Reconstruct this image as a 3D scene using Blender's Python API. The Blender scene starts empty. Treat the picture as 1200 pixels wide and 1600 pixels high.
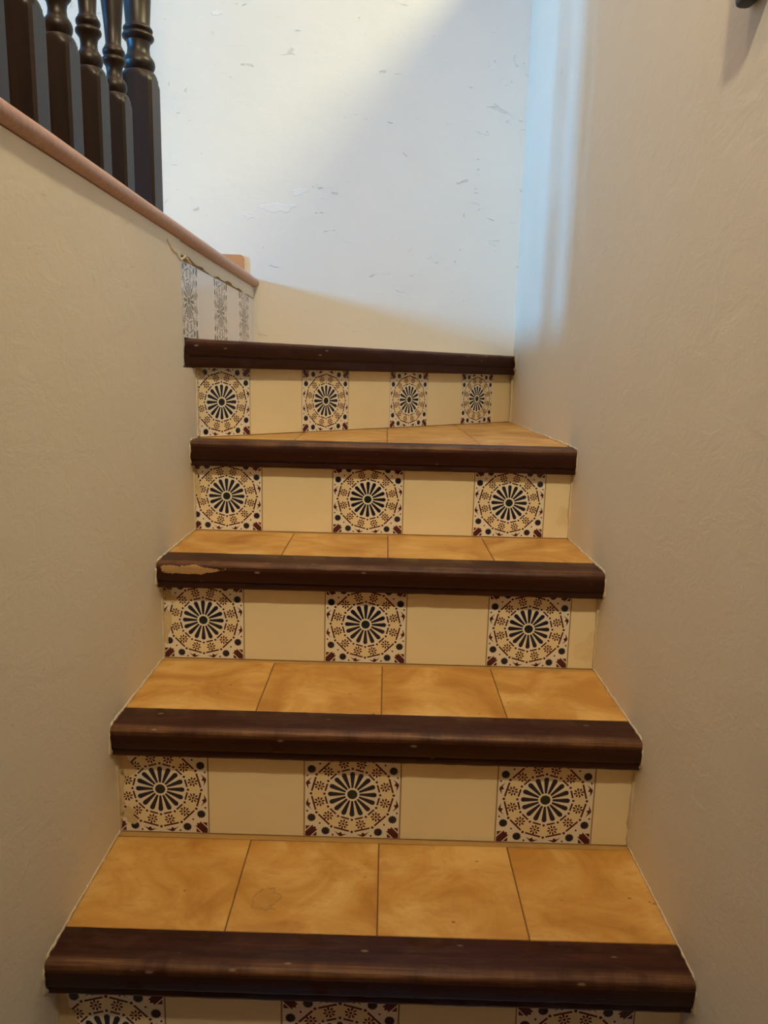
import bpy, bmesh, math, random
from mathutils import Matrix, Vector
random.seed(7)
S = bpy.context.scene
COL = S.collection

# ------------------------------------------------------------------ camera
F_PX = 1174.5
cam = bpy.data.cameras.new('camera')
cam.sensor_fit = 'VERTICAL'; cam.sensor_height = 32.0; cam.lens = F_PX / 1600.0 * 32.0
cam.clip_start = 0.02
cam_o = bpy.data.objects.new('camera', cam); COL.objects.link(cam_o)
p, y_, r_ = (math.radians(a) for a in (-10.541, 0.0407, -1.376))
M = Matrix.Rotation(y_, 3, 'Z') @ Matrix.Rotation(p, 3, 'X') @ Matrix.Rotation(r_, 3, 'Y')
right, fwd, up = M.col[0], M.col[1], M.col[2]
R3 = Matrix((right, up, -fwd)).transposed()
cam_o.matrix_world = Matrix.Translation((0.4009, -0.9077, 0.9455)) @ R3.to_4x4()
S.camera = cam_o

# ------------------------------------------------------------------ world, lights, exposure
w = bpy.data.worlds.new('sky'); S.world = w; w.use_nodes = True
bg = w.node_tree.nodes['Background']
bg.inputs['Color'].default_value = (0.62, 0.80, 1.0, 1); bg.inputs['Strength'].default_value = 0.2

def lamp(name, kind, loc, energy, color, target=None, **kw):
    d = bpy.data.lights.new(name, kind); d.energy = energy; d.color = color
    for k, v in kw.items(): setattr(d, k, v)
    o = bpy.data.objects.new(name, d); COL.objects.link(o); o.location = loc
    if target is not None:
        o.rotation_euler = (Vector(target) - Vector(loc)).to_track_quat('-Z', 'Y').to_euler()
    return o
# warm ceiling lamp over the lower flight
lamp('stair_lamp', 'SPOT', (0.44, -1.05, 2.45), 102.0, (1.0, 0.83, 0.54), target=(0.40, 1.15, 0.54),
     shadow_soft_size=0.05, spot_size=math.radians(78), spot_blend=1.0)
# added overhead fill light to brighten the walls, not a fixture of the house
lamp('overhead_fill', 'POINT', (0.04, -0.10, 3.6), 33.0, (1.0, 0.67, 0.46), shadow_soft_size=0.12)
# blue daylight through the far window of the upper room
lamp('window_daylight', 'AREA', (-4.08, -1.38, 2.02), 270.0, (0.105, 0.47, 1.0), target=(0.4, 1.0, 1.2),
     shape='RECTANGLE', size=0.70, size_y=0.50)
# warm light through the high window in the right-hand wall
lamp('high_window_daylight', 'AREA', (2.55, 0.42, 4.10), 128.0, (1.0, 0.86, 0.42), target=(0.1, 1.47, 1.7),
     shape='DISK', size=0.75)
S.view_settings.view_transform = 'Standard'; S.view_settings.look = 'None'
S.view_settings.gamma = 1.0; S.view_settings.use_curve_mapping = False
S.view_settings.exposure = 0.0

# ------------------------------------------------------------------ materials
class NT:
    def __init__(s, name):
        s.m = bpy.data.materials.new(name); s.m.use_nodes = True
        s.t = s.m.node_tree; s.n = s.t.nodes; s.b = s.n['Principled BSDF']
    def new(s, typ, **kw):
        nd = s.n.new(typ)
        for k, v in kw.items(): setattr(nd, k, v)
        return nd
    def link(s, a, b): s.t.links.new(a, b)
    def coords(s, scale=(1, 1, 1), loc=(0, 0, 0), kind='Object', rnd=0.0):
        tc = s.new('ShaderNodeTexCoord'); mp = s.new('ShaderNodeMapping')
        mp.inputs['Scale'].default_value = scale; mp.inputs['Location'].default_value = loc
        src = tc.outputs[kind]
        if rnd:
            oi = s.new('ShaderNodeObjectInfo'); mu = s.new('ShaderNodeVectorMath', operation='SCALE')
            cb = s.new('ShaderNodeCombineXYZ')
            s.link(oi.outputs['Random'], cb.inputs[0]); s.link(oi.outputs['Random'], cb.inputs[2])
            s.link(cb.outputs[0], mu.inputs[0]); mu.inputs['Scale'].default_value = rnd
            ad = s.new('ShaderNodeVectorMath', operation='ADD')
            s.link(src, ad.inputs[0]); s.link(mu.outputs[0], ad.inputs[1]); src = ad.outputs[0]
        s.link(src, mp.inputs['Vector']); return mp.outputs[0]
    def noise(s, vec, scale, detail=4, rough=0.55, dist=0.0):
        nd = s.new('ShaderNodeTexNoise'); nd.inputs['Scale'].default_value = scale
        nd.inputs['Detail'].default_value = detail; nd.inputs['Roughness'].default_value = rough
        nd.inputs['Distortion'].default_value = dist; s.link(vec, nd.inputs['Vector']); return nd.outputs['Fac']
    def ramp(s, fac, stops):
        nd = s.new('ShaderNodeValToRGB'); e = nd.color_ramp.elements
        while len(e) > 1: e.remove(e[-1])
        rgba = lambda c: (c, c, c, 1) if isinstance(c, (int, float)) else (*c, 1)
        e[0].position = stops[0][0]; e[0].color = rgba(stops[0][1])
        for pos, c in stops[1:]:
            el = e.new(pos); el.color = rgba(c)
        s.link(fac, nd.inputs['Fac']); return nd.outputs['Color']
    def mix(s, fac, a, b, mode='MIX'):
        nd = s.new('ShaderNodeMix', data_type='RGBA', blend_type=mode)
        if isinstance(fac, (int, float)): nd.inputs[0].default_value = fac
        else: s.link(fac, nd.inputs[0])
        for i, v in ((6, a), (7, b)):
            if isinstance(v, tuple): nd.inputs[i].default_value = (*v, 1)
            else: s.link(v, nd.inputs[i])
        return nd.outputs[2]
    def math(s, op, a, b=None, clamp=False):
        nd = s.new('ShaderNodeMath', operation=op); nd.use_clamp = clamp
        for i, v in ((0, a), (1, b)):
            if v is None: continue
            if isinstance(v, (int, float)): nd.inputs[i].default_value = v
            else: s.link(v, nd.inputs[i])
        return nd.outputs[0]
    def bump(s, h, strength=0.3, dist=0.002, prev=None):
        nd = s.new('ShaderNodeBump'); nd.inputs['Strength'].default_value = strength
        nd.inputs['Distance'].default_value = dist; s.link(h, nd.inputs['Height'])
        if prev is not None: s.link(prev, nd.inputs['Normal'])
        s.link(nd.outputs[0], s.b.inputs['Normal']); return nd.outputs[0]
    def col(s, c):
        if isinstance(c, tuple): s.b.inputs['Base Color'].default_value = (*c, 1)
        else: s.link(c, s.b.inputs['Base Color'])
    def rough(s, v):
        if isinstance(v, (int, float)): s.b.inputs['Roughness'].default_value = v
        else: s.link(v, s.b.inputs['Roughness'])

def wall_material(name, base, dark, seed, scuff=0.5, relief=0.24):
    k = NT(name); v = k.coords(loc=(seed, seed * 2, seed * 3), kind='Object')
    big = k.noise(v, 2.2, 5, 0.6, 0.4)
    c = k.mix(k.ramp(big, [(0.35, 0.0), (0.7, 1.0)]), base, dark)
    # small dark knocks, stretched upright and sparse
    v2 = k.coords(scale=(9, 9, 3.2), loc=(seed, 3, seed))
    vo = k.new('ShaderNodeTexVoronoi', feature='F1'); vo.inputs['Scale'].default_value = 1.0
    k.link(v2, vo.inputs['Vector'])
    speck = k.ramp(vo.outputs['Distance'], [(0.012, 1.0), (0.03, 0.0)])
    c = k.mix(k.math('MULTIPLY', speck, 0.45), c, (0.20, 0.15, 0.09))
    # pale rubbed patches
    v3 = k.coords(scale=(3, 3, 5), loc=(seed * 5, 0, 1))
    pale = k.ramp(k.noise(v3, 1.5, 6, 0.7, 1.0), [(0.66, 0.0), (0.72, 1.0)])
    c = k.mix(k.math('MULTIPLY', pale, scuff * 0.5), c, tuple(min(1, x * 1.05) for x in (base[0], base[1] * 1.01, base[2] * 1.06)))
    k.col(c); k.rough(0.62); k.b.inputs['Specular IOR Level'].default_value = 0.35
    fine = k.noise(v, 160, 3, 0.6)
    med = k.noise(k.coords(scale=(1, 1, 1.8), loc=(seed, 1, 2)), 14, 5, 0.62, 0.5)
    n1 = k.bump(fine, 0.10, 0.0015)
    n2 = k.bump(med, relief, 0.005, n1)
    flake = k.ramp(k.noise(k.coords(scale=(1, 1, 2.4), loc=(seed, 7, 2)), 9, 8, 0.75, 2.0), [(0.635, 0.0), (0.68, 1.0)])
    k.bump(flake, scuff * 0.9, 0.0012, n2)
    return k.m

def flat(name, c, rough=0.5, spec=0.5, var=0.0, scale=20):
    k = NT(name)
    if var:
        f = k.noise(k.coords(rnd=7.0), scale, 4, 0.6)
        k.col(k.mix(f, tuple(x * (1 - var) for x in c), tuple(min(1, x * (1 + var)) for x in c)))
    else: k.col(c)
    k.rough(rough); k.b.inputs['Specular IOR Level'].default_value = spec
    return k.m

WALL = (0.80, 0.755, 0.625); WALLD = (0.765, 0.715, 0.58)
m_wl = wall_material('plaster_left', WALL, WALLD, 1.3, 0.45)
m_wr = wall_material('plaster_right', WALL, WALLD, 4.1, 0.45)
m_wb = wall_material('plaster_back', (0.72, 0.715, 0.64), (0.69, 0.68, 0.605), 8.7, 0.9, 0.22)
m_tan = wall_material('plaster_upper_left', (0.66, 0.50, 0.40), (0.60, 0.45, 0.36), 2.2, 0.3)
m_ceil = flat('ceiling_paint', (0.80, 0.78, 0.72), 0.8, 0.2)
m_plaster = wall_material('raw_plaster', (0.72, 0.62, 0.46), (0.62, 0.52, 0.37), 3.4, 0.9)
m_caulk = flat('old_paint_bead', (0.70, 0.60, 0.43), 0.7, 0.3, 0.2, 60)

def wood_nosing(name, scar=None):
    k = NT(name)
    v = k.coords(scale=(1.2, 22, 22), rnd=3.0)
    g = k.noise(v, 6, 6, 0.65, 0.6)
    c = k.ramp(g, [(0.25, (0.014, 0.0026, 0.0010)), (0.55, (0.040, 0.0085, 0.0030)), (0.8, (0.085, 0.021, 0.0075))])
    # worn varnish along the crest of the front edge (object z=0 is the top, y<0 the front)
    tc = k.new('ShaderNodeTexCoord'); sp = k.new('ShaderNodeSeparateXYZ'); k.link(tc.outputs['Object'], sp.inputs[0])
    wob = k.noise(k.coords(scale=(5, 1, 1), rnd=5.0), 2.0, 5, 0.7)
    dy = k.math('ABSOLUTE', k.math('SUBTRACT', sp.outputs[1], -0.024))
    edge = k.math('SUBTRACT', 1.0, k.math('DIVIDE', dy, 0.014), True)
    topm = k.math('GREATER_THAN', sp.outputs[2], -0.012)
    wear = k.math('MULTIPLY', k.math('MULTIPLY', edge, topm), k.ramp(wob, [(0.33, 0.0), (0.60, 1.0)]), True)
    streak = k.ramp(k.noise(k.coords(scale=(1.0, 60, 60), rnd=9.0), 4, 6, 0.8), [(0.40, 0.2), (0.65, 1.0)])
    wear = k.math('MULTIPLY', wear, streak, True)
    c = k.mix(k.math('MULTIPLY', wear, 0.95), c, (0.30, 0.150, 0.060))
    # scuffed dusty top
    dust = k.ramp(k.noise(k.coords(scale=(3, 9, 9), rnd=2.0), 4, 6, 0.75, 0.8), [(0.50, 0.0), (0.80, 0.5)])
    c = k.mix(k.math('MULTIPLY', dust, k.math('GREATER_THAN', sp.outputs[2], -0.006)), c, (0.120, 0.058, 0.030))
    # the front face keeps its dark stain
    face = k.math('MULTIPLY', k.math('LESS_THAN', sp.outputs[2], -0.0075), 0.5)
    c = k.mix(face, c, (0.022, 0.0046, 0.0018))
    # little pale nicks
    vo = k.new('ShaderNodeTexVoronoi', feature='F1'); vo.inputs['Scale'].default_value = 1
    k.link(k.coords(scale=(16, 40, 40), rnd=4.0), vo.inputs['Vector'])
    c = k.mix(k.ramp(vo.outputs['Distance'], [(0.05, 0.6), (0.10, 0.0)]), c, (0.30, 0.22, 0.15))
    rgh = k.mix(wear, (0.42, 0.42, 0.42), (0.6, 0.6, 0.6))
    if scar:
        x0, y0, rx, ry = scar
        ex = k.math('DIVIDE', k.math('SUBTRACT', sp.outputs[0], x0), rx)
        ey = k.math('DIVIDE', k.math('SUBTRACT', sp.outputs[2], y0), ry)
        d = k.math('ADD', k.math('MULTIPLY', ex, ex), k.math('MULTIPLY', ey, ey))
        nz = k.noise(k.coords(scale=(1, 1, 2.2)), 45, 3, 0.6)
        d = k.math('ADD', d, k.math('MULTIPLY', k.math('SUBTRACT', nz, 0.5), 2.6))
        sm = k.math('LESS_THAN', d, 0.9)
        grain = k.noise(k.coords(scale=(1, 30, 30)), 9, 4, 0.6)
        c = k.mix(sm, c, k.mix(grain, (0.30, 0.165, 0.062), (0.46, 0.28, 0.12)))
        rgh = k.mix(sm, rgh, (0.7, 0.7, 0.7))
    k.col(c); k.link(rgh, k.b.inputs['Roughness'])
    k.b.inputs['Specular IOR Level'].default_value = 0.28
    n1 = k.bump(g, 0.35, 0.0012)
    k.bump(k.noise(k.coords(scale=(1, 3, 3), rnd=2.0), 30, 4, 0.6), 0.2, 0.002, n1)
    return k.m
m_nose = wood_nosing('stair_wood')
m_nose_scar = wood_nosing('stair_wood_scarred', scar=(0.062, -0.0125, 0.058, 0.0085))

def tread_material(name, stain=None):
    k = NT(name); v = k.coords(rnd=11.0)
    f = k.noise(v, 9, 6, 0.6, 0.8)
    c = k.ramp(f, [(0.30, (0.40, 0.175, 0.027)), (0.47, (0.55, 0.290, 0.062)), (0.66, (0.68, 0.430, 0.135))])
    f2 = k.noise(k.coords(rnd=23.0, scale=(1, 2.2, 1)), 22, 5, 0.7)
    c = k.mix(k.ramp(f2, [(0.50, 0.0), (0.72, 0.6)]), c, (0.45, 0.22, 0.060))
    vo = k.new('ShaderNodeTexVoronoi', feature='F1'); vo.inputs['Scale'].default_value = 1
    k.link(k.coords(scale=(17, 24, 17), rnd=31.0), vo.inputs['Vector'])
    c = k.mix(k.ramp(vo.outputs['Distance'], [(0.03, 0.7), (0.06, 0.0)]), c, (0.13, 0.06, 0.02))
    if stain:
        x0, y0 = stain
        tc = k.new('ShaderNodeTexCoord'); sp = k.new('ShaderNodeSeparateXYZ'); k.link(tc.outputs['Object'], sp.inputs[0])
        ex = k.math('DIVIDE', k.math('SUBTRACT', sp.outputs[0], x0), 0.022)
        ey = k.math('DIVIDE', k.math('SUBTRACT', sp.outputs[1], y0), 0.026)
        d = k.math('ADD', k.math('MULTIPLY', ex, ex), k.math('MULTIPLY', ey, ey))
        d = k.math('ADD', d, k.math('MULTIPLY', k.math('SUBTRACT', k.noise(v, 55, 4, 0.6), 0.5), 2.4))
        c = k.mix(k.ramp(d, [(0.45, 0.10), (0.74, 0.60), (0.84, 0.0)]), c, (0.24, 0.13, 0.05))
    k.col(c); k.rough(0.42); k.b.inputs['Specular IOR Level'].default_value = 0.4
    k.bump(k.noise(v, 30, 4, 0.6), 0.12, 0.002)
    return k.m
m_tread = tread_material('ochre_tile')
m_tread_stain = tread_material('ochre_tile_stained', stain=(0.043, 0.062))
m_grout = flat('tread_grout', (0.20, 0.105, 0.035), 0.85, 0.2, 0.25, 60)
m_groutr = flat('riser_grout', (0.34, 0.22, 0.09), 0.85, 0.2, 0.2, 60)
m_strip = flat('back_grout_strip', (0.50, 0.29, 0.095), 0.6, 0.3, 0.2, 30)
def glaze(name, c, rough=0.13, var=0.05):
    return flat(name, c, rough, 0.5, var, 14)
m_cream = glaze('cream_glaze', (0.80, 0.69, 0.44), 0.15, 0.05)
m_white = glaze('white_glaze', (0.80, 0.735, 0.60))
m_ochre = glaze('warm_glaze', (0.80, 0.675, 0.42))
m_navy = glaze('navy_print', (0.012, 0.013, 0.030), 0.13)
m_green = glaze('green_black_print', (0.010, 0.022, 0.018), 0.13)
m_mar = glaze('maroon_print', (0.085, 0.012, 0.018), 0.13)
DECO = [m_white, m_ochre, m_navy, m_green, m_mar]
m_film = glaze('painted_sheen_glaze', (0.81, 0.81, 0.82))  # grazing sheen on the last riser, put into its tile and print colours
m_sheen_print = glaze('painted_sheen_print', (0.075, 0.060, 0.070))
DECO_SHEEN = [m_film, m_film, m_sheen_print, m_sheen_print, m_sheen_print]
def dark_wood(name):
    k = NT(name); g = k.noise(k.coords(scale=(14, 14, 1.0), rnd=3.0), 7, 6, 0.65, 0.7)
    k.col(k.ramp(g, [(0.3, (0.0060, 0.0024, 0.0013)), (0.6, (0.014, 0.0058, 0.0030)), (0.8, (0.030, 0.013, 0.0070))]))
    k.rough(0.42); k.b.inputs['Specular IOR Level'].default_value = 0.42
    k.bump(g, 0.25, 0.001); return k.m
m_bal = dark_wood('dark_stained_wood')
def cap_wood():
    k = NT('pink_brown_edge'); g = k.noise(k.coords(scale=(20, 1, 20)), 6, 5, 0.6, 0.4)
    k.col(k.ramp(g, [(0.3, (0.42, 0.245, 0.175)), (0.7, (0.55, 0.345, 0.255))])); k.rough(0.42)
    k.bump(g, 0.2, 0.001); return k.m
m_cap = cap_wood()
m_base = flat('orange_brown_skirting', (0.50, 0.24, 0.10), 0.45, 0.4, 0.15, 12)
m_ufloor = flat('upper_floor_tile', (0.42, 0.22, 0.13), 0.45, 0.4, 0.15, 6)
m_black = flat('black_metal', (0.010, 0.010, 0.010), 0.4, 0.4)
m_frost = flat('pale_glass', (0.70, 0.72, 0.72), 0.3, 0.5)
m_frame = flat('window_frame_white', (0.78, 0.77, 0.74), 0.5, 0.4)

# ------------------------------------------------------------------ mesh helpers
def link(name, mesh, mats, parent=None, loc=None, rz=0.0):
    if mats is not None:
        for m in (mats if isinstance(mats, list) else [mats]): mesh.materials.append(m)
    o = bpy.data.objects.new(name, mesh); COL.objects.link(o)
    if loc is not None: o.location = loc
    o.rotation_euler = (0, 0, rz)
    if parent is not None: o.parent = parent
    return o
def mesh_from(verts, faces, name='m', mat_idx=None, smooth=False):
    me = bpy.data.meshes.new(name); me.from_pydata([tuple(v) for v in verts], [], faces); me.update()
    if mat_idx:
        for pl, i in zip(me.polygons, mat_idx): pl.material_index = i
    if smooth:
        for pl in me.polygons: pl.use_smooth = True
    return me
def bm_mesh(bm, name='m', smooth_angle=None):
    bmesh.ops.recalc_face_normals(bm, faces=bm.faces[:])
    me = bpy.data.meshes.new(name); bm.to_mesh(me); bm.free()
    if smooth_angle is not None:
        for pl in me.polygons: pl.use_smooth = True
        me.set_sharp_from_angle(angle=math.radians(smooth_angle))
    return me
def box_into(bm, a, b):
    v = [bm.verts.new((x, y, z)) for z in (a[2], b[2]) for y in (a[1], b[1]) for x in (a[0], b[0])]
    for f in ((0, 2, 3, 1), (4, 5, 7, 6), (0, 1, 5, 4), (2, 6, 7, 3), (0, 4, 6, 2), (1, 3, 7, 5)):
        bm.faces.new([v[i] for i in f])
def boxes(*bs):
    bm = bmesh.new()
    for a, b in bs: box_into(bm, a, b)
    return bm_mesh(bm)
def prism_into(bm, poly, z0, z1, inset=0.0):
    """poly in xy, ccw; optional inset of the top for a small chamfer"""
    n = len(poly)
    lo = [bm.verts.new((x, y, z0)) for x, y in poly]
    mid = [bm.verts.new((x, y, z1 - inset)) for x, y in poly] if inset else None
    if inset:
        ip = inset_poly(poly, inset); top = [bm.verts.new((x, y, z1)) for x, y in ip]
    else:
        top = [bm.verts.new((x, y, z1)) for x, y in poly]
    bm.faces.new(lo[::-1]); bm.faces.new(top)
    rings = [lo, mid, top] if inset else [lo, top]
    for a, b in zip(rings, rings[1:]):
        for i in range(n):
            j = (i + 1) % n; bm.faces.new((a[i], a[j], b[j], b[i]))
def inset_poly(poly, d):
    n = len(poly); out = []
    for i in range(n):
        p0, p1, p2 = (Vector(poly[(i + k) % n]) for k in (-1, 0, 1))
        e1 = (p1 - p0); e2 = (p2 - p1)
        if e1.length < 1e-6 or e2.length < 1e-6: out.append(tuple(p1)); continue
        e1.normalize(); e2.normalize()
        n1 = Vector((-e1.y, e1.x)); n2 = Vector((-e2.y, e2.x))
        b = n1 + n2
        k = d / max(0.25, (1 + n1.dot(n2)))
        out.append(tuple(p1 + b * k))
    return out
def clip(poly, nx, ny, c):
    """keep nx*x+ny*y<=c"""
    out = []
    for i in range(len(poly)):
        a, b = poly[i], poly[(i + 1) % len(poly)]
        da, db = nx * a[0] + ny * a[1] - c, nx * b[0] + ny * b[1] - c
        if da <= 0: out.append(a)
        if (da < 0 < db) or (db < 0 < da):
            t = da / (da - db); out.append((a[0] + (b[0] - a[0]) * t, a[1] + (b[1] - a[1]) * t))
    res = []
    for q in out:
        if not res or math.dist(q, res[-1]) > 1e-6: res.append(q)
    if len(res) > 1 and math.dist(res[0], res[-1]) < 1e-6: res.pop()
    return res
def area(poly): return 0.5 * sum(poly[i][0] * poly[(i + 1) % len(poly)][1] - poly[(i + 1) % len(poly)][0] * poly[i][1] for i in range(len(poly)))
def structure(o): o['kind'] = 'structure'; return o

# ------------------------------------------------------------------ measured layout (metres)
XL, XR = -0.004, 0.795                                   # faces of the left and right wall
ZT = [0.2231, 0.4123, 0.6038, 0.7977, 1.0040]            # tread levels
ZUP = 1.212                                              # upper floor
# riser: (x of second patterned tile's left edge, y there, z of tile foot, angle, overhang of the nosing above)
RIS = [(0.2845, -0.0792, 0.0127, math.radians(-0.45)),
       (0.2864, 0.1627, 0.2231, math.radians(-0.48)),
       (0.2960, 0.4171, 0.4123, math.radians(-0.60)),
       (0.2898, 0.6670, 0.6038, math.radians(-0.16)),
       (0.1973, 0.9109, 0.7977, math.radians(45.32))]
R5Y, R5X = 0.7555, -0.0095
BX0, BY0, BX1, BY1 = -0.011, 1.430, 0.795, 1.5135        # back wall line
BSL = (BY1 - BY0) / (BX1 - BX0)
def backy(x): return BY0 + (x - BX0) * BSL
T = 0.15

# ------------------------------------------------------------------ the setting
XW = -4.0          # far wall of the upper room
ZC = 3.75; YF = -4.2
# left wall below the upper floor; recessed where the top riser sits
bm = bmesh.new()
prism_into(bm, [(XL, YF), (XL, BY0 + 0.01), (-0.14, BY0 + 0.01), (-0.14, YF)], -0.45, 0.945)
prism_into(bm, [(XL, YF), (XL, 0.606), (-0.019, 0.608), (-0.019, BY0 + 0.01), (-0.14, BY0 + 0.01), (-0.14, YF)], 0.945, 1.186)
wall_left = structure(link('wall_left', bm_mesh(bm), m_wl))
# right wall with a high window opening
WY0, WY1, WZ0, WZ1 = 0.35, 1.42, 2.26, 3.30
wall_right = structure(link('wall_right', boxes(
    ((XR, YF, -0.45), (XR + 0.14, WY0, ZC)), ((XR, WY1, -0.45), (XR + 0.14, BY1 + 0.1, ZC)),
    ((XR, WY0, -0.45), (XR + 0.14, WY1, WZ0)), ((XR, WY0, WZ1), (XR + 0.14, WY1, ZC))), m_wr))
# back wall, a little out of square, running on into the upper room
bm = bmesh.new()
prism_into(bm, [(XR, BY1), (XR, BY1 + 0.14), (XW, backy(XW) + 0.14), (XW, backy(XW))][::-1], -0.45, ZC)
wall_back = structure(link('wall_back', bm_mesh(bm), m_wb))
# far wall of the upper room with a window
VY0, VY1, VZ0, VZ1 = -1.78, -0.98, 1.74, 2.30
wall_far = structure(link('wall_far_left', boxes(
    ((XW - 0.05, YF, ZUP), (XW, VY0, ZC)), ((XW - 0.05, VY1, ZUP), (XW, backy(XW) + 0.14, ZC)),
    ((XW - 0.05, VY0, ZUP), (XW, VY1, VZ0)), ((XW - 0.05, VY0, VZ1), (XW, VY1, ZC))), m_tan))
wall_front = structure(link('wall_front', boxes(((XW, YF - 0.12, -0.45), (XR + 0.14, YF, ZC))), m_tan))
structure(link('ceiling', boxes(((XW - 0.05, YF - 0.12, ZC), (XR + 0.14, BY1 + 0.2, ZC + 0.1))), m_ceil))
# unseen wall stub, added to keep window light off the right wall
structure(link('wall_light_blocker', boxes(((-0.50, YF, ZUP), (-0.38, 0.24, ZC))), m_tan))
structure(link('floor_lower', boxes(((-0.14, YF, -0.45), (XR, -0.33, -0.19))), m_ufloor))
bm = bmesh.new()
prism_into(bm, [(-0.03, YF), (-0.03, backy(-0.03)), (XW, backy(XW)), (XW, YF)], ZUP - 0.026, ZUP - 0.002)
structure(link('floor_upper', bm_mesh(bm), m_ufloor))
# pale filled patches and scrapes on the back wall
m_patch = flat('pale_filler', (0.735, 0.735, 0.675), 0.7, 0.3, 0.06, 60)
def wall_blob(rx, rz, seed, n=24):
    rnd = random.Random(seed); ph = [rnd.uniform(0, 6.28) for _ in range(4)]
    return [((1 + 0.3 * math.sin(2 * a + ph[0]) + 0.2 * math.sin(3 * a + ph[1]) + 0.15 * math.sin(7 * a + ph[2])) * rx * math.cos(a),
             (1 + 0.3 * math.sin(2 * a + ph[3]) + 0.2 * math.sin(5 * a + ph[1])) * rz * math.sin(a)) for a in (2 * math.pi * i / n for i in range(n))]
for (bx, bz, rx, rz, sd) in ((0.065, 1.415, 0.040, 0.016, 1), (0.128, 1.462, 0.022, 0.011, 2), (-0.105, 1.925, 0.012, 0.008, 4), (-0.02, 1.39, 0.016, 0.009, 5)):
    pl = wall_blob(rx, rz, sd); bm = bmesh.new()
    A = [bm.verts.new((a, -0.0006, b)) for a, b in inset_poly(pl, 0.0008)]; B = [bm.verts.new((a, 0.0, b)) for a, b in pl]
    bm.faces.new(A)
    for i in range(len(pl)):
        j = (i + 1) % len(pl); bm.faces.new((A[i], A[j], B[j], B[i]))
    o = link('plaster_patch', bm_mesh(bm), m_patch, wall_back, (bx, backy(bx) - 0.0001, bz), math.atan(BSL))
# window frames (both out of the picture)
def wframe(name, a, b, t=0.03):
    (x0, y0, z0), (x1, y1, z1) = a, b
    o = structure(link(name, boxes(((x0, y0, z0), (x1, y0 + t, z1)), ((x0, y1 - t, z0), (x1, y1, z1)),
                         ((x0, y0 + t, z1 - t), (x1, y1 - t, z1)), ((x0, y0 + t, z0), (x1, y1 - t, z0 + t * 0.4))), m_frame))
wframe('window_1', (XW - 0.04, VY0, VZ0), (XW - 0.01, VY1, VZ1), 0.025)
wframe('window_2', (XR + 0.09, WY0, WZ0 - 0.0), (XR + 0.12, WY1, WZ1))

# pinkish rounded edge of the upper floor above the left wall
def extrude_profile(prof, length, seg, jit=0.0, closed=True):
    """profile list of (y,z); extruded along +x from 0 to length"""
    bm = bmesh.new(); rings = []
    for i in range(seg + 1):
        x = length * i / seg
        ring = []
        for (a, b) in prof:
            ring.append(bm.verts.new((x, a + random.uniform(-jit, jit), b + random.uniform(-jit, jit) * 0.6)))
        rings.append(ring)
    n = len(prof)
    for a, b in zip(rings, rings[1:]):
        for i in range(n):
            j = (i + 1) % n; bm.faces.new((a[i], a[j], b[j], b[i]))
    bm.faces.new(rings[0][::-1]); bm.faces.new(rings[-1])
    return bm
def arc(cx, cz, r, a0, a1, n): return [(cx + r * math.cos(math.radians(a0 + (a1 - a0) * i / n)), cz + r * math.sin(math.radians(a0 + (a1 - a0) * i / n))) for i in range(n + 1)]
CAPO = 0.008
hcap = 0.025; rr = hcap / 2
prof = [(0.12, -hcap)] + [(0.12, 0.0)] + arc(-CAPO + rr, -rr, rr, 90, 270, 10)   # y<0 is the room side
bm = extrude_profile(prof, BY0 + 0.006 - YF, 60, 0.0004)
me = bm_mesh(bm, smooth_angle=40)
o = structure(link('trim_1', me, m_cap)); o.location = (0, YF, ZUP); o.rotation_euler = (0, 0, math.pi / 2)
# (rotated so its length runs along y and its nose points to +x)

# skirting of the upper room on the back wall, with a rounded end
bm = bmesh.new()
ht, th = 0.066, 0.009
pts = [(-1.2, 0)] + [(0, 0)] + [(-0.012 + 0.012 * math.cos(a), ht - 0.012 + 0.012 * math.sin(a)) for a in (0, .4, .8, 1.2, 1.57)] + [(-1.2, ht)]
f0 = [bm.verts.new((x, 0, z)) for x, z in pts]; f1 = [bm.verts.new((x, -th, z)) for x, z in pts]
bm.faces.new(f0); bm.faces.new(f1[::-1])
for i in range(len(pts)):
    j = (i + 1) % len(pts); bm.faces.new((f0[i], f0[j], f1[j], f1[i]))
o = structure(link('baseboard_back', bm_mesh(bm), m_base)); o.location = (-0.034, backy(-0.034) - 0.0005, ZUP - 0.001)
o.rotation_euler = (0, 0, math.atan(BSL))

# ------------------------------------------------------------------ the patterned tile
def circle(cx, cy, r, n=14, a0=0.0): return [(cx + r * math.cos(a0 + 2 * math.pi * i / n), cy + r * math.sin(a0 + 2 * math.pi * i / n)) for i in range(n)]
def bar(p0, p1, w0, w1=None, cap=False):
    w1 = w0 if w1 is None else w1
    d = Vector((p1[0] - p0[0], p1[1] - p0[1])); L = d.length; d.normalize(); nrm = Vector((-d.y, d.x))
    a, b = Vector(p0), Vector(p1)
    pts = [tuple(a - nrm * w0 / 2), tuple(b - nrm * w1 / 2)]
    if cap:
        for i in range(1, 6):
            t = -math.pi / 2 + math.pi * i / 6
            pts.append(tuple(b + nrm * (w1 / 2) * math.sin(t) + d * (w1 / 2) * math.cos(t)))
    pts += [tuple(b + nrm * w1 / 2), tuple(a + nrm * w0 / 2)]
    return pts
def polar(r, a): return (r * math.cos(a), r * math.sin(a))
PAT = []   # (polygon in [-1,1] tile units, material index, layer)
PAT.append((circle(0, 0, 0.865, 12), 1, 1))
PAT.append((circle(0, 0, 0.60, 36), 0, 2))
PAT.append((circle(0, 0, 0.107, 20), 3, 4))
for i in range(16):
    a = 2 * math.pi * i / 16
    PAT.append((bar(polar(0.15, a), polar(0.460, a), 0.042, 0.106, True), 2, 3))
D30 = math.pi / 6
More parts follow.
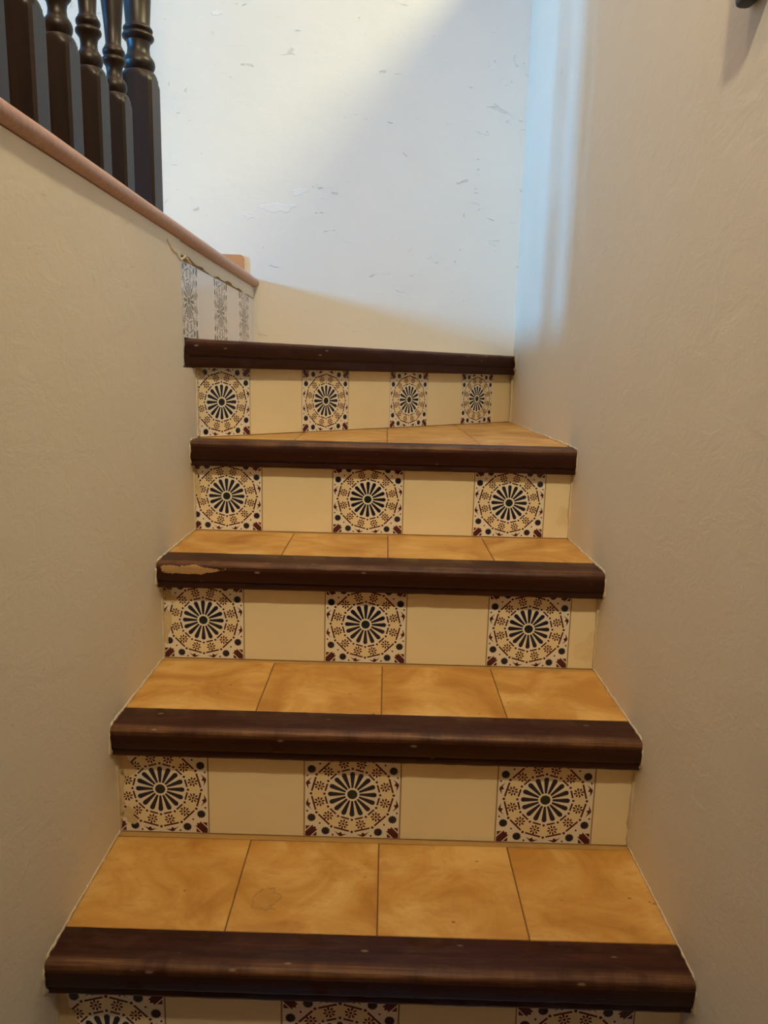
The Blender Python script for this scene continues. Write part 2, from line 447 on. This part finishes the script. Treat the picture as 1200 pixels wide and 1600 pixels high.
for i in range(12):
    a = i * D30; b = a + D30 / 2
    PAT.append((circle(*polar(0.585, a), 0.028, 10), 4, 3))
    PAT.append((circle(*polar(0.868, a), 0.030, 10), 4, 3))
    n = (-math.sin(b), math.cos(b))
    for rad, hl in ((0.565, 0.088), (0.838, 0.165)):
        c = polar(rad, b)
        PAT.append((bar((c[0] - n[0] * hl, c[1] - n[1] * hl), (c[0] + n[0] * hl, c[1] + n[1] * hl), 0.038), 4, 3))
    fc = polar(0.712, b)
    PAT.append((circle(*fc, 0.028, 8), 4, 4))
    for j in range(8):
        t = b + j * math.pi / 4
        p0 = (fc[0] + 0.042 * math.cos(t), fc[1] + 0.042 * math.sin(t)); p1 = (fc[0] + 0.088 * math.cos(t), fc[1] + 0.088 * math.sin(t))
        PAT.append((bar(p0, p1, 0.020, 0.042, True), 4, 3))
def star(cx, cy, r, n=12):
    return [(cx + (r if k % 2 == 0 else r * 0.78) * math.cos(math.pi * k / n), cy + (r if k % 2 == 0 else r * 0.78) * math.sin(math.pi * k / n)) for k in range(2 * n)]
for sx in (-1, 1):
    for sy in (-1, 1):
        def q(pl): 
            pl = [(x * sx, y * sy) for x, y in pl]
            return pl if sx * sy > 0 else pl[::-1]
        for fl in (False, True):
            g = (lambda pl: [(y, x) for x, y in pl][::-1]) if fl else (lambda pl: pl)
            PAT.append((q(g(star(0.855, 0.555, 0.098))), 2, 3))
            PAT.append((q(g(circle(0.945, 0.405, 0.022, 8))), 4, 3))
            PAT.append((q(g([(0.920, 0.095), (0.975, 0.225), (0.965, 0.270), (0.846, 0.374), (0.906, 0.285), (0.872, 0.225), (0.925, 0.205)])), 4, 3))
            PAT.append((q(g([(0.975, 0.745), (0.880, 0.745), (0.975, 0.840)])), 4, 3))
        PAT.append((q(circle(0.68, 0.68, 0.022, 8)), 4, 3))
        PAT.append((q([(0.985, 0.88), (0.985, 0.985), (0.88, 0.985), (0.72, 0.825), (0.765, 0.82), (0.755, 0.765), (0.82, 0.765), (0.825, 0.72)]), 4, 3))

G = 0.0009    # half joint
def tile_mesh(u0, u1, deco, sheen_painted=False, z1=T):
    """tile with its front at y=0, foot at z=0; u0..u1 = kept part in tile units"""
    xa, xb = u0 * T + G, u1 * T - G
    poly = [(xa, G), (xb, G), (xb, z1 - G), (xa, z1 - G)]
    c = 0.0006
    V = [(x, 0.006, z) for x, z in poly] + [(x, c, z) for x, z in poly] + \
        [(min(max(x, xa + c), xb - c), 0.0, min(max(z, G + c), z1 - G - c)) for x, z in poly]
    Fc = [(0, 1, 2, 3)[::1]]
    for a, b in ((0, 4), (4, 8)):
        for i in range(4):
            j = (i + 1) % 4; Fc.append((a + i, b + i, b + j, a + j))
    Fc.append((8, 9, 10, 11)); MI = [0] * len(Fc)
    if deco:
        for pl, mi, lay in PAT:
            pp = [((x * 0.99 + 1) * T / 2, (z * 0.99 + 1) * T / 2) for x, z in pl]
            for nx, nz, cc in ((-1, 0, -(xa + c)), (1, 0, xb - c), (0, -1, -(G + c)), (0, 1, z1 - G - c)):
                if pp: pp = clip(pp, nx, nz, cc)
            if len(pp) < 3: continue
            b = len(V); V += [(x, -0.00004 * lay, z) for x, z in pp]
            Fc.append(tuple(range(b, b + len(pp)))); MI.append(mi)
    me = mesh_from(V, Fc, 'tile', MI)
    bm = bmesh.new(); bm.from_mesh(me)
    # make every front polygon face -y
    for f in bm.faces:
        if f.calc_center_median().y < 0.0001 and abs(f.normal.y) > 0.9 and f.normal.y > 0: f.normal_flip()
    bm.to_mesh(me); bm.free()
    for m in ((DECO_SHEEN if sheen_painted else DECO) if deco else [m_film if sheen_painted else m_cream]): me.materials.append(m)
    return me
TILE_CACHE = {}
def tile(name, u0, u1, deco, parent, u_at, sheen_painted=False):
    key = (round(u0, 4), round(u1, 4), deco, sheen_painted)
    if key not in TILE_CACHE: TILE_CACHE[key] = tile_mesh(u0, u1, deco, sheen_painted)
    o = bpy.data.objects.new(name, TILE_CACHE[key]); COL.objects.link(o); o.parent = parent
    o.location = (u_at * T, 0, 0); return o

# ------------------------------------------------------------------ the staircase
stair = bpy.data.objects.new('staircase', None); COL.objects.link(stair)
stair.location = (0.4, -0.1, 0.0)
stair['label'] = 'tiled staircase with patterned risers, ochre treads and dark wooden nosings, turning left at the top'
stair['category'] = 'staircase'
SINV = Matrix.Translation((-0.4, 0.1, 0.0))
def part(name, me, mats, loc=(0, 0, 0), rz=0.0, parent=stair):
    o = link(name, me, mats, parent, (loc[0] - 0.4, loc[1] + 0.1, loc[2]) if parent is stair else loc, rz)
    return o

def riser(k, x0, y0, z0, th, cells, uL, uR, height):
    """board behind the tiles, recessed to make the joints"""
    bd = part('riser', boxes(((uL * T, 0.0016, -0.03), (uR * T, 0.03, height))), m_groutr, (x0, y0, z0), th)
    for u, deco in cells:
        a, b = max(u, uL), min(u + 1, uR)
        if b - a < 0.02: continue
        full = abs(b - a - 1) < 1e-6
        tile('patterned_tile' if deco else ('plain_tile' if full else 'cut_tile'), a - u, b - u, deco, bd, u)
    return bd
STD = [(-2, True), (-1, False), (0, True), (1, False), (2, True), (3, False)]
RISERS = {}
for k in range(4):
    x0, y0, z0, th = RIS[k]
    zt = ZT[k]
    RISERS[k] = riser(k, x0, y0, z0, th, STD, (XL - x0) / T, (XR - x0) / T, zt - z0 - 0.042)
x0, y0, z0, th = RIS[4]
RISERS[4] = riser(4, x0, y0, z0, th, [(-2, True), (-1, False), (0, True), (1, False), (2, True), (3, False), (4, True), (5, False)],
      (XL - x0) / math.cos(th) / T, (XR - 0.004 - x0) / math.cos(th) / T, ZT[4] - z0 - 0.048)
# last riser, up to the upper floor, set in the plane of the left wall (faces +x)
r5 = part('riser', boxes(((-1.0 * T, 0.0016, 0.0), ((BY0 - R5Y) , 0.009, 0.178))), m_groutr, (R5X, R5Y, 1.004), math.pi / 2)
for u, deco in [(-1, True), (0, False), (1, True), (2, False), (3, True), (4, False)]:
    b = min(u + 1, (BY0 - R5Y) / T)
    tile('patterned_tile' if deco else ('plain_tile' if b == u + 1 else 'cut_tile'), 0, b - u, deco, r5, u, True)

# plaster smeared over the tile edges and old water stains (thin films on the glaze)
def blob(rx, rz, seed, n=26):
    rnd = random.Random(seed); ph = [rnd.uniform(0, 6.28) for _ in range(4)]
    out = []
    for i in range(n):
        a = 2 * math.pi * i / n
        r = 1 + 0.28 * math.sin(2 * a + ph[0]) + 0.20 * math.sin(3 * a + ph[1]) + 0.14 * math.sin(5 * a + ph[2]) + 0.08 * math.sin(9 * a + ph[3])
        out.append((rx * r * math.cos(a), rz * r * math.sin(a)))
    return out
def film(name, k, x, z, rx, rz, seed, mat, t=0.0004):
    x0, y0, z0, th = RIS[k]; bd = RISERS[k]
    u = (x - x0) / math.cos(th); zl = z - z0
    pl = [(u + a, zl + b) for a, b in blob(rx, rz, seed)]
    lo, hi = (XL - x0) / math.cos(th) + 0.0005, (XR - x0) / math.cos(th) - 0.0005
    pl = clip(clip(pl, -1, 0, -lo), 1, 0, hi)
    pl = clip(clip(pl, 0, 1, ZT[k] - z0 - 0.044), 0, -1, -0.001)
    if len(pl) < 3: return
    bm = bmesh.new()
    A = [bm.verts.new((a, -t, b)) for a, b in pl]; B = [bm.verts.new((a, 0.0002, b)) for a, b in pl]
    bm.faces.new(A)
    for i in range(len(pl)):
        j = (i + 1) % len(pl); bm.faces.new((A[i], A[j], B[j], B[i]))
    link(name, bm_mesh(bm), mat, bd)
m_smear = flat('smeared_plaster', (0.60, 0.47, 0.27), 0.75, 0.2, 0.25, 90)
m_wstain = flat('brown_water_stain', (0.73, 0.605, 0.36), 0.35, 0.4, 0.15, 60)
film('plaster_smear', 1, 0.002, 0.335, 0.016, 0.022, 3, m_smear)
film('plaster_smear', 1, 0.012, 0.252, 0.012, 0.012, 5, m_smear)
film('plaster_smear', 1, 0.000, 0.290, 0.007, 0.030, 6, m_smear)
film('plaster_smear', 2, 0.000, 0.475, 0.009, 0.040, 8, m_smear)
film('plaster_smear', 2, 0.010, 0.530, 0.010, 0.012, 9, m_smear)
film('plaster_smear', 0, 0.004, 0.130, 0.014, 0.030, 10, m_smear)
film('plaster_smear', 3, 0.002, 0.700, 0.007, 0.030, 11, m_smear)
film('plaster_smear', 4, 0.002, 0.935, 0.009, 0.012, 12, m_smear)
film('water_stain', 2, 0.785, 0.455, 0.020, 0.035, 14, m_wstain, 0.0001)
film('water_stain', 3, 0.785, 0.650, 0.014, 0.026, 16, m_wstain, 0.0001)

# nosings
def nosing_profile(front, back, thick, low, t0):
    """y<0 to the front; z=0 top. front/back offsets from the riser face"""
    R = 0.0085
    pr = [(back, -t0), (back, -0.0008), (back - 0.001, 0.0)]
    pr += [(front + R + (back - front) * 0.45, 0.0006)]
    pr += arc(front + R, -R, R, 90, 180, 7)
    pr += [(front + 0.0005, -thick + low + 0.004), (front + 0.003, -thick + low)]
    pr += [(front + 0.0065, -thick + low - 0.0005), (front + 0.0055, -thick + 0.004), (front + 0.008, -thick), (-0.0012, -thick), (-0.0012, -t0)]
    return pr
def nosing(k, front, back, thick, t0, mat, low=0.014):
    x0, y0, z0, th = RIS[k]
    zt = ZT[k]
    uvec = Vector((math.cos(th), math.sin(th), 0)); nvec = Vector((-math.sin(th), math.cos(th), 0))
    # origin: where the riser line meets the left wall
    org = Vector((x0, y0, zt)) + uvec * ((XL - x0) / math.cos(th))
    L = (XR - XL) / math.cos(th)
    ext = 0.12 if k == 4 else 0.03
    bm = extrude_profile(nosing_profile(front, back, thick, low, t0), L + 2 * ext, 60, 0.00045)
    for v in bm.verts: v.co.x -= ext
    # trim to the walls
    def cut(pw, nw):
        pl = Matrix.Rotation(-th, 3, 'Z') @ (Vector(pw) - org); nl = Matrix.Rotation(-th, 3, 'Z') @ Vector(nw)
        g = bm.verts[:] + bm.edges[:] + bm.faces[:]
        r = bmesh.ops.bisect_plane(bm, geom=g, plane_co=pl, plane_no=nl, clear_outer=True)
        es = [e for e in r['geom_cut'] if isinstance(e, bmesh.types.BMEdge)]
        bmesh.ops.edgeloop_fill(bm, edges=es)
    cut((XL + 0.001 if k < 4 else -0.014, 0, 0), (-1, 0, 0)); cut((XR - 0.001, 0, 0), (1, 0, 0))
    if k == 4:
        cut((BX0, BY0 - 0.001, 0), (-BSL, 1, 0))
    return part('nosing', bm_mesh(bm, smooth_angle=35), mat, tuple(org), th)
nosing(0, -0.029, 0.0345, 0.049, 0.041, m_nose)
nosing(1, -0.027, 0.0430, 0.049, 0.0375, m_nose)
o = nosing(2, -0.033, 0.0460, 0.048, 0.0395, m_nose_scar)
o['label'] = 'dark wooden nosing with a bare tan scar at its left end'
nosing(3, -0.030, 0.0340, 0.053, 0.0420, m_nose)
nosing(4, -0.034, 0.0340, 0.058, 0.0480, m_nose, 0.024)

# treads
def tread(k, poly, cells, zt, strip=None):
    bm = bmesh.new(); prism_into(bm, poly, -0.03, -0.0018)
    ox, oy = 0.0, poly[0][1]
    for v in bm.verts: v.co.y -= oy
    bed = part('tread', bm_mesh(bm), m_grout, (0, oy, zt))
    for (a, b, c, d, mat) in cells:
        pl = [(a + G, b + G), (c - G, b + G), (c - G, d - G), (a + G, d - G)]
        n = len(poly)
        for i in range(n):
            p0, p1 = poly[i], poly[(i + 1) % n]
            ex, ey = p1[0] - p0[0], p1[1] - p0[1]; L = math.hypot(ex, ey)
            nx, ny = ey / L, -ex / L
            if pl: pl = clip(pl, nx, ny, nx * p0[0] + ny * p0[1] - 0.0008)
        if len(pl) < 3 or area(pl) < 2e-4: continue
        bm = bmesh.new(); cx, cy = min(q_[0] for q_ in pl), min(q_[1] for q_ in pl)
        prism_into(bm, [(x - cx, y - cy) for x, y in pl], -0.006, 0.0, 0.0007)
        # a hand-laid wobble
        o = part('tread_tile', bm_mesh(bm), mat, (cx, cy - oy, random.uniform(-0.0003, 0.0003)), 0.0, bed)
    if strip:
        bm = bmesh.new(); prism_into(bm, [(x, y - oy) for x, y in strip], -0.006, -0.0006)
        part('grout_strip', bm_mesh(bm), m_strip, (0, 0, 0), 0, bed)
    return bed
GX = [(0.4045, 0.1993), (0.4036, 0.1993), (0.4092, 0.1997)]
BACK = [0.0345, 0.0430, 0.0460, 0.0340]
for k in range(3):
    x0, y0, z0, th = RIS[k]; X0, Y0, Z0, TH = RIS[k + 1]
    fy = lambda x: y0 + (x - x0) * math.tan(th) + BACK[k] + 0.0006
    by = lambda x: Y0 + (x - X0) * math.tan(TH) + 0.0014
    poly = [(XL, fy(XL)), (XR, fy(XR)), (XR, by(XR)), (XL, by(XL))]
    g, s = GX[k]; d = 0.0125
    xs = [XL - 0.001, g - s, g, g + s, XR + 0.001]
    cells = []
    for i in range(4):
        xm = (xs[i] + xs[i + 1]) / 2
        mt = m_tread_stain if (k == 0 and i == 1) else m_tread
        cells.append((xs[i], min(fy(xs[i]), fy(xs[i + 1])) - 0.003, xs[i + 1], by(xm) - d, mt))
    strip = [(XL + 0.001, by(XL) - d + 0.0008), (XR - 0.001, by(XR) - d + 0.0008), (XR - 0.001, by(XR)), (XL + 0.001, by(XL))]
    tread(k, poly, cells, ZT[k], strip)
# winder tread 3: triangle between nosing 3 and the slanted riser
x0, y0, z0, th = RIS[3]; X0, Y0, Z0, TH = RIS[4]
fy = lambda x: y0 + (x - x0) * math.tan(th) + BACK[3] + 0.0006
by = lambda x: Y0 + (x - X0) * math.tan(TH) + 0.0014
poly = [(XL + 0.004, fy(0.0)), (XR, fy(XR)), (XR, by(XR) - 0.004), (XL + 0.004, max(by(XL + 0.004), fy(0) + 0.001))]
cells = []
for i in range(4):
    for j in range(5):
        cells.append((0.003 + 0.2 * i if i else XL, 0.703 + 0.2 * j, 0.003 + 0.2 * (i + 1), 0.703 + 0.2 * (j + 1), m_tread))
tread(3, poly, cells, ZT[3])
# winder tread 4 (top): between the slanted riser, the back wall and the last riser
n4 = Vector((-math.sin(TH), math.cos(TH)))
ba = lambda x: by(x) + 0.037 / math.cos(TH)
xc = 0.0
for i in range(2000):
    xc = i * 0.0004
    if ba(xc) >= backy(xc) - 0.002: break
poly = [(R5X + 0.001, ba(R5X)), (xc, ba(xc)), (R5X + 0.001, backy(R5X) - 0.002)]
cells = [(0.2 * i - 0.01 if i else R5X, 0.73 + 0.2 * j, 0.2 * (i + 1) - 0.01, 0.73 + 0.2 * (j + 1), m_tread) for i in range(4) for j in range(4)]
tread(4, poly, cells, ZT[4])

# ------------------------------------------------------------------ ragged paint and plaster along the joints with the walls
def bead(name, pts, r0, r1, mat, axis_x, seg=0.006, sides=6):
    """irregular bead of old paint along a polyline lying on a wall"""
    P = [Vector(p_) for p_ in pts]; path = []
    for a, b in zip(P, P[1:]):
        n = max(1, int((b - a).length / seg))
        for i in range(n): path.append(a.lerp(b, i / n))
    path.append(P[-1])
    bm = bmesh.new(); rings = []
    for i, q_ in enumerate(path):
        d = (path[min(i + 1, len(path) - 1)] - path[max(i - 1, 0)]).normalized()
        nx = Vector((1, 0, 0)); t = d.cross(nx)
        t = t.normalized() if t.length > 1e-4 else Vector((0, 0, 1))
        r = random.uniform(r0, r1) * (1.35 if random.random() < 0.08 else 1.0)
        q2 = q_ + t * random.uniform(-0.0012, 0.0012)
        ring = []
        for s in range(sides):
            a = 2 * math.pi * s / sides
            ring.append(bm.verts.new(q2 + nx * (r * 0.8 * math.cos(a)) + t * (r * math.sin(a))))
        rings.append(ring)
    for a, b in zip(rings, rings[1:]):
        for i in range(sides):
            j = (i + 1) % sides; bm.faces.new((a[i], a[j], b[j], b[i]))
    bm.faces.new(rings[0][::-1]); bm.faces.new(rings[-1])
    return structure(link(name, bm_mesh(bm, smooth_angle=50), mat))
tn = 2
FR = [-0.029, -0.027, -0.033, -0.030]; THK = [0.049, 0.049, 0.048, 0.053]
for k in range(4):
    for X in (XL, XR):
        x0, y0, z0, th = RIS[k]; X0, Y0, Z0, TH = RIS[k + 1]
        yr = y0 + (X - x0) * math.tan(th)
        if k < 3 or X == XR: yn = Y0 + (X - X0) * math.tan(TH)
        else: yn = None
        z = ZT[k]
        pts = [(X, yr - 0.002, z - THK[k] - 0.003), (X, yr + FR[k] - 0.001, z - THK[k] * 0.8), (X, yr + FR[k] - 0.001, z - 0.014),
               (X, yr + FR[k] + 0.012, z + 0.001), (X, yr + BACK[k], z + 0.001)]
        if yn is not None: pts.append((X, yn - 0.001, z + 0.001))
        bead('trim_%d' % tn, pts, 0.0014, 0.0034, m_caulk, X); tn += 1
# down the riser corners: slim plaster fillets
for k in range(4):
    for X in (XL, XR):
        x0, y0, z0, th = RIS[k]; yr = y0 + (X - x0) * math.tan(th)
        z1 = ZT[k] - THK[k] - 0.004
        bead('trim_%d' % tn, [(X, yr - 0.0005, z0 + 0.002), (X, yr - 0.0005, z1)], 0.0020, 0.0060, m_plaster, X, 0.012); tn += 1
x0, y0, z0, th = RIS[4]
bead('trim_%d' % tn, [(XL, y0 + (XL - x0) * math.tan(th) - 0.001, z0 + 0.004), (XL, y0 + (XL - x0) * math.tan(th) - 0.001, 0.940)], 0.003, 0.007, m_plaster, XL, 0.010); tn += 1
bead('trim_%d' % tn, [(XR, y0 + (XR - x0) * math.tan(th) - 0.012, z0 + 0.002), (XR, y0 + (XR - x0) * math.tan(th) - 0.012, 0.955), (XR, 1.455, 0.965), (XR, 1.452, 1.004)], 0.004, 0.009, m_plaster, XR, 0.010); tn += 1

# ragged plaster band between the last riser's tiles and the floor edge, and over the left edge of its first tile
def slab_yz(name, top, bot, x_back, x_face, mat):
    """ragged slab on the left wall: top and bottom polylines of (y,z)"""
    bm = bmesh.new()
    n = len(top)
    A = [bm.verts.new((x_face + random.uniform(-0.0006, 0.0006), y, z)) for y, z in top]
    Am = [bm.verts.new((x_face + random.uniform(-0.0004, 0.0008), (a[0] + b[0]) / 2, (a[1] + b[1]) / 2)) for a, b in zip(top, bot)]
    B = [bm.verts.new((x_face - 0.0007, y, z)) for y, z in bot]
    C = [bm.verts.new((x_back, y, z)) for y, z in bot]
    for i in range(n - 1):
        for U, W in ((A, Am), (Am, B), (B, C)): bm.faces.new((U[i], U[i + 1], W[i + 1], W[i]))
    for f in bm.faces: pass
    bmesh.ops.recalc_face_normals(bm, faces=bm.faces[:])
    me = bpy.data.meshes.new(name); bm.to_mesh(me); bm.free()
    for pl in me.polygons: pl.use_smooth = True
    me.set_sharp_from_angle(angle=math.radians(40))
    return structure(link(name, me, mat))
ys = [0.60 + (BY0 - 0.60) * i / 70 for i in range(71)]
top = [(y, 1.1865) for y in ys]
bot = []
zb = 1.150
for i, y in enumerate(ys):
    t = i / 70
    base = 1.157 + 0.0025 * math.sin(y * 13) + 0.002 * math.sin(y * 47 + 1) + (0.004 if t < 0.25 else 0.0)
    bot.append((y, base + random.uniform(-0.0015, 0.0015)))
slab_yz('trim_%d' % tn, top, bot, R5X - 0.001, R5X + 0.0014, m_wl); tn += 1
# plaster lapping over the first tile's edge
bm = bmesh.new(); zz = [0.950 + 0.206 * i / 30 for i in range(31)]
A = [bm.verts.new((XL, 0.598, z)) for z in zz]
B = [bm.verts.new((R5X + 0.0016, 0.628 + 0.004 * math.sin(z * 90) + random.uniform(-0.002, 0.002) - (z - 1.006) * 0.05, z)) for z in zz]
C = [bm.verts.new((R5X - 0.0002, b.co.y + 0.001, b.co.z)) for b in B]
for i in range(30):
    bm.faces.new((A[i], B[i], B[i + 1], A[i + 1])); bm.faces.new((B[i], C[i], C[i + 1], B[i + 1]))
structure(link('trim_%d' % tn, bm_mesh(bm, smooth_angle=60), m_wl)); tn += 1
# broken plaster lip below the floor edge, beside the newel
def lip(pts, r0, r1, mat):
    global tn
    bead('trim_%d' % tn, pts, r0, r1, mat, XL, 0.005); tn += 1
lip([(XL, 0.515, 1.172), (XL, 0.54, 1.160), (XL, 0.575, 1.158), (XL, 0.60, 1.148), (XL, 0.64, 1.160), (XL, 0.68, 1.152)], 0.0012, 0.0035, m_caulk)

# ------------------------------------------------------------------ balustrade on the upper floor
def turned(w, prof, z_sh0, z_sh1, ztop, n=32):
    """square post of width w up to z_sh0, shoulder to z_sh1, then turned profile [(z,r)...], square again near the top"""
    bm = bmesh.new(); rings = []
    def ring(z, fn): rings.append([bm.verts.new((fn(a) * math.cos(a), fn(a) * math.sin(a), z)) for a in [2 * math.pi * (i + 0.5) / n + 0 for i in range(n)]])
    ch = 0.0015
    def sq(a):
        c = max(abs(math.cos(a)), abs(math.sin(a))); r = w / 2 / c
        return min(r, w / 2 * 1.414 - ch)
    ring(0, sq); ring(z_sh0, sq)
    m = 8
    for i in range(1, m + 1):
        t = i / m; rad = w / 2 * (1.414 - 0.414 * t - 0.10 * t ** 3)
        ring(z_sh0 + (z_sh1 - z_sh0) * (t ** 0.8), lambda a, rad=rad: min(sq(a), rad))
    for z, r in prof: ring(z, lambda a, r=r: r)
    zt0 = prof[-1][0]
    ring(zt0 + 0.004, lambda a: min(sq(a), w / 2 * 0.95)); ring(zt0 + 0.03, sq); ring(ztop, sq)
    for a, b in zip(rings, rings[1:]):
        for i in range(n):
            j = (i + 1) % n; bm.faces.new((a[i], a[j], b[j], b[i]))
    bm.faces.new(rings[0][::-1]); bm.faces.new(rings[-1])
    return bm_mesh(bm, smooth_angle=32)
def torus_pts(z0, z1, rin, rout, n=6): return [(z0 + (z1 - z0) * i / n, rin + (rout - rin) * math.sin(math.pi * i / n) ** 0.8) for i in range(n + 1)]
bal = bpy.data.objects.new('balustrade', None); COL.objects.link(bal); bal.location = (-0.062, 0.25, ZUP)
bal['label'] = 'dark-stained turned wooden balustrade standing on the upper floor edge'
bal['category'] = 'balustrade'
z = ZUP
pb = torus_pts(1.387 - z, 1.409 - z, 0.0150, 0.0195) + [(1.412 - z, 0.0130), (1.420 - z, 0.0122), (1.428 - z, 0.0135)] \
   + torus_pts(1.432 - z, 1.442 - z, 0.0165, 0.0192, 4) + torus_pts(1.4435 - z, 1.456 - z, 0.0150, 0.0180, 4) \
   + [(1.462 - z, 0.0122), (1.49 - z, 0.0140), (1.53 - z, 0.0178), (1.57 - z, 0.0195), (1.62 - z, 0.0185), (1.70 - z, 0.0140), (1.76 - z, 0.0120)] \
   + torus_pts(1.765 - z, 1.785 - z, 0.0140, 0.0190) + [(1.80 - z, 0.0130)] + torus_pts(1.815 - z, 1.835 - z, 0.014, 0.0195)
me_b = turned(0.043, pb, 1.362 - z, 1.386 - z, 0.86); me_b.materials.append(m_bal)
for yc in (0.440, 0.3325, 0.2215, 0.1135, 0.0065, -0.10, -0.2065):
    o = bpy.data.objects.new('baluster', me_b); COL.objects.link(o); o.parent = bal; o.location = (0.0005, yc - 0.25, 0)
pn = torus_pts(1.477 - z, 1.503 - z, 0.0225, 0.0290) + [(1.507 - z, 0.0205), (1.516 - z, 0.0195), (1.527 - z, 0.0215)] \
   + torus_pts(1.530 - z, 1.541 - z, 0.0250, 0.0285, 4) + torus_pts(1.5425 - z, 1.552 - z, 0.0235, 0.0265, 4) \
   + [(1.556 - z, 0.0215), (1.60 - z, 0.0245), (1.68 - z, 0.0280), (1.74 - z, 0.0270), (1.80 - z, 0.0215)] \
   + torus_pts(1.81 - z, 1.83 - z, 0.0230, 0.0285) + [(1.85 - z, 0.021)] + torus_pts(1.87 - z, 1.89 - z, 0.0225, 0.0285)
me_n = turned(0.060, pn, 1.448 - z, 1.476 - z, 0.93); me_n.materials.append(m_bal)
o = bpy.data.objects.new('newel_post', me_n); COL.objects.link(o); o.parent = bal; o.location = (-0.008, 0.598 - 0.25, 0)
bm = extrude_profile([(-0.03, 0.0)] + arc(0.0, 0.022, 0.030, 0, 180, 8)[::-1][1:-1] + [(0.03, 0.0)], 0.9, 8, 0)
hr = link('handrail', bm_mesh(bm, smooth_angle=40), m_bal, bal, (0, 0.32 - 0.9, 0.86), 0.0); hr.rotation_euler = (0, 0, math.pi / 2)

# ------------------------------------------------------------------ black fitting high on the right wall
fx = bpy.data.objects.new('wall_fitting', None); COL.objects.link(fx); fx.location = (XR, -0.006, 1.3505)
fx['label'] = 'black rounded wall fitting high on the right-hand wall, cut off by the frame'
fx['category'] = 'wall fitting'
def rounded_box(hx, hy, hz, r, off=(0, 0, 0)):
    bm = bmesh.new(); box_into(bm, (off[0] - hx, off[1] - hy, off[2] - hz), (off[0] + hx, off[1] + hy, off[2] + hz))
    bmesh.ops.bevel(bm, geom=bm.edges[:] + bm.verts[:], offset=r, segments=4, affect='EDGES', profile=0.5)
    return bm_mesh(bm, smooth_angle=40)
link('body', rounded_box(0.0100, 0.026, 0.060, 0.0070, (-0.0102, 0, 0.060)), m_black, fx)
link('face_plate', rounded_box(0.0015, 0.017, 0.044, 0.0012, (-0.0210, 0, 0.064)), m_frost, fx)
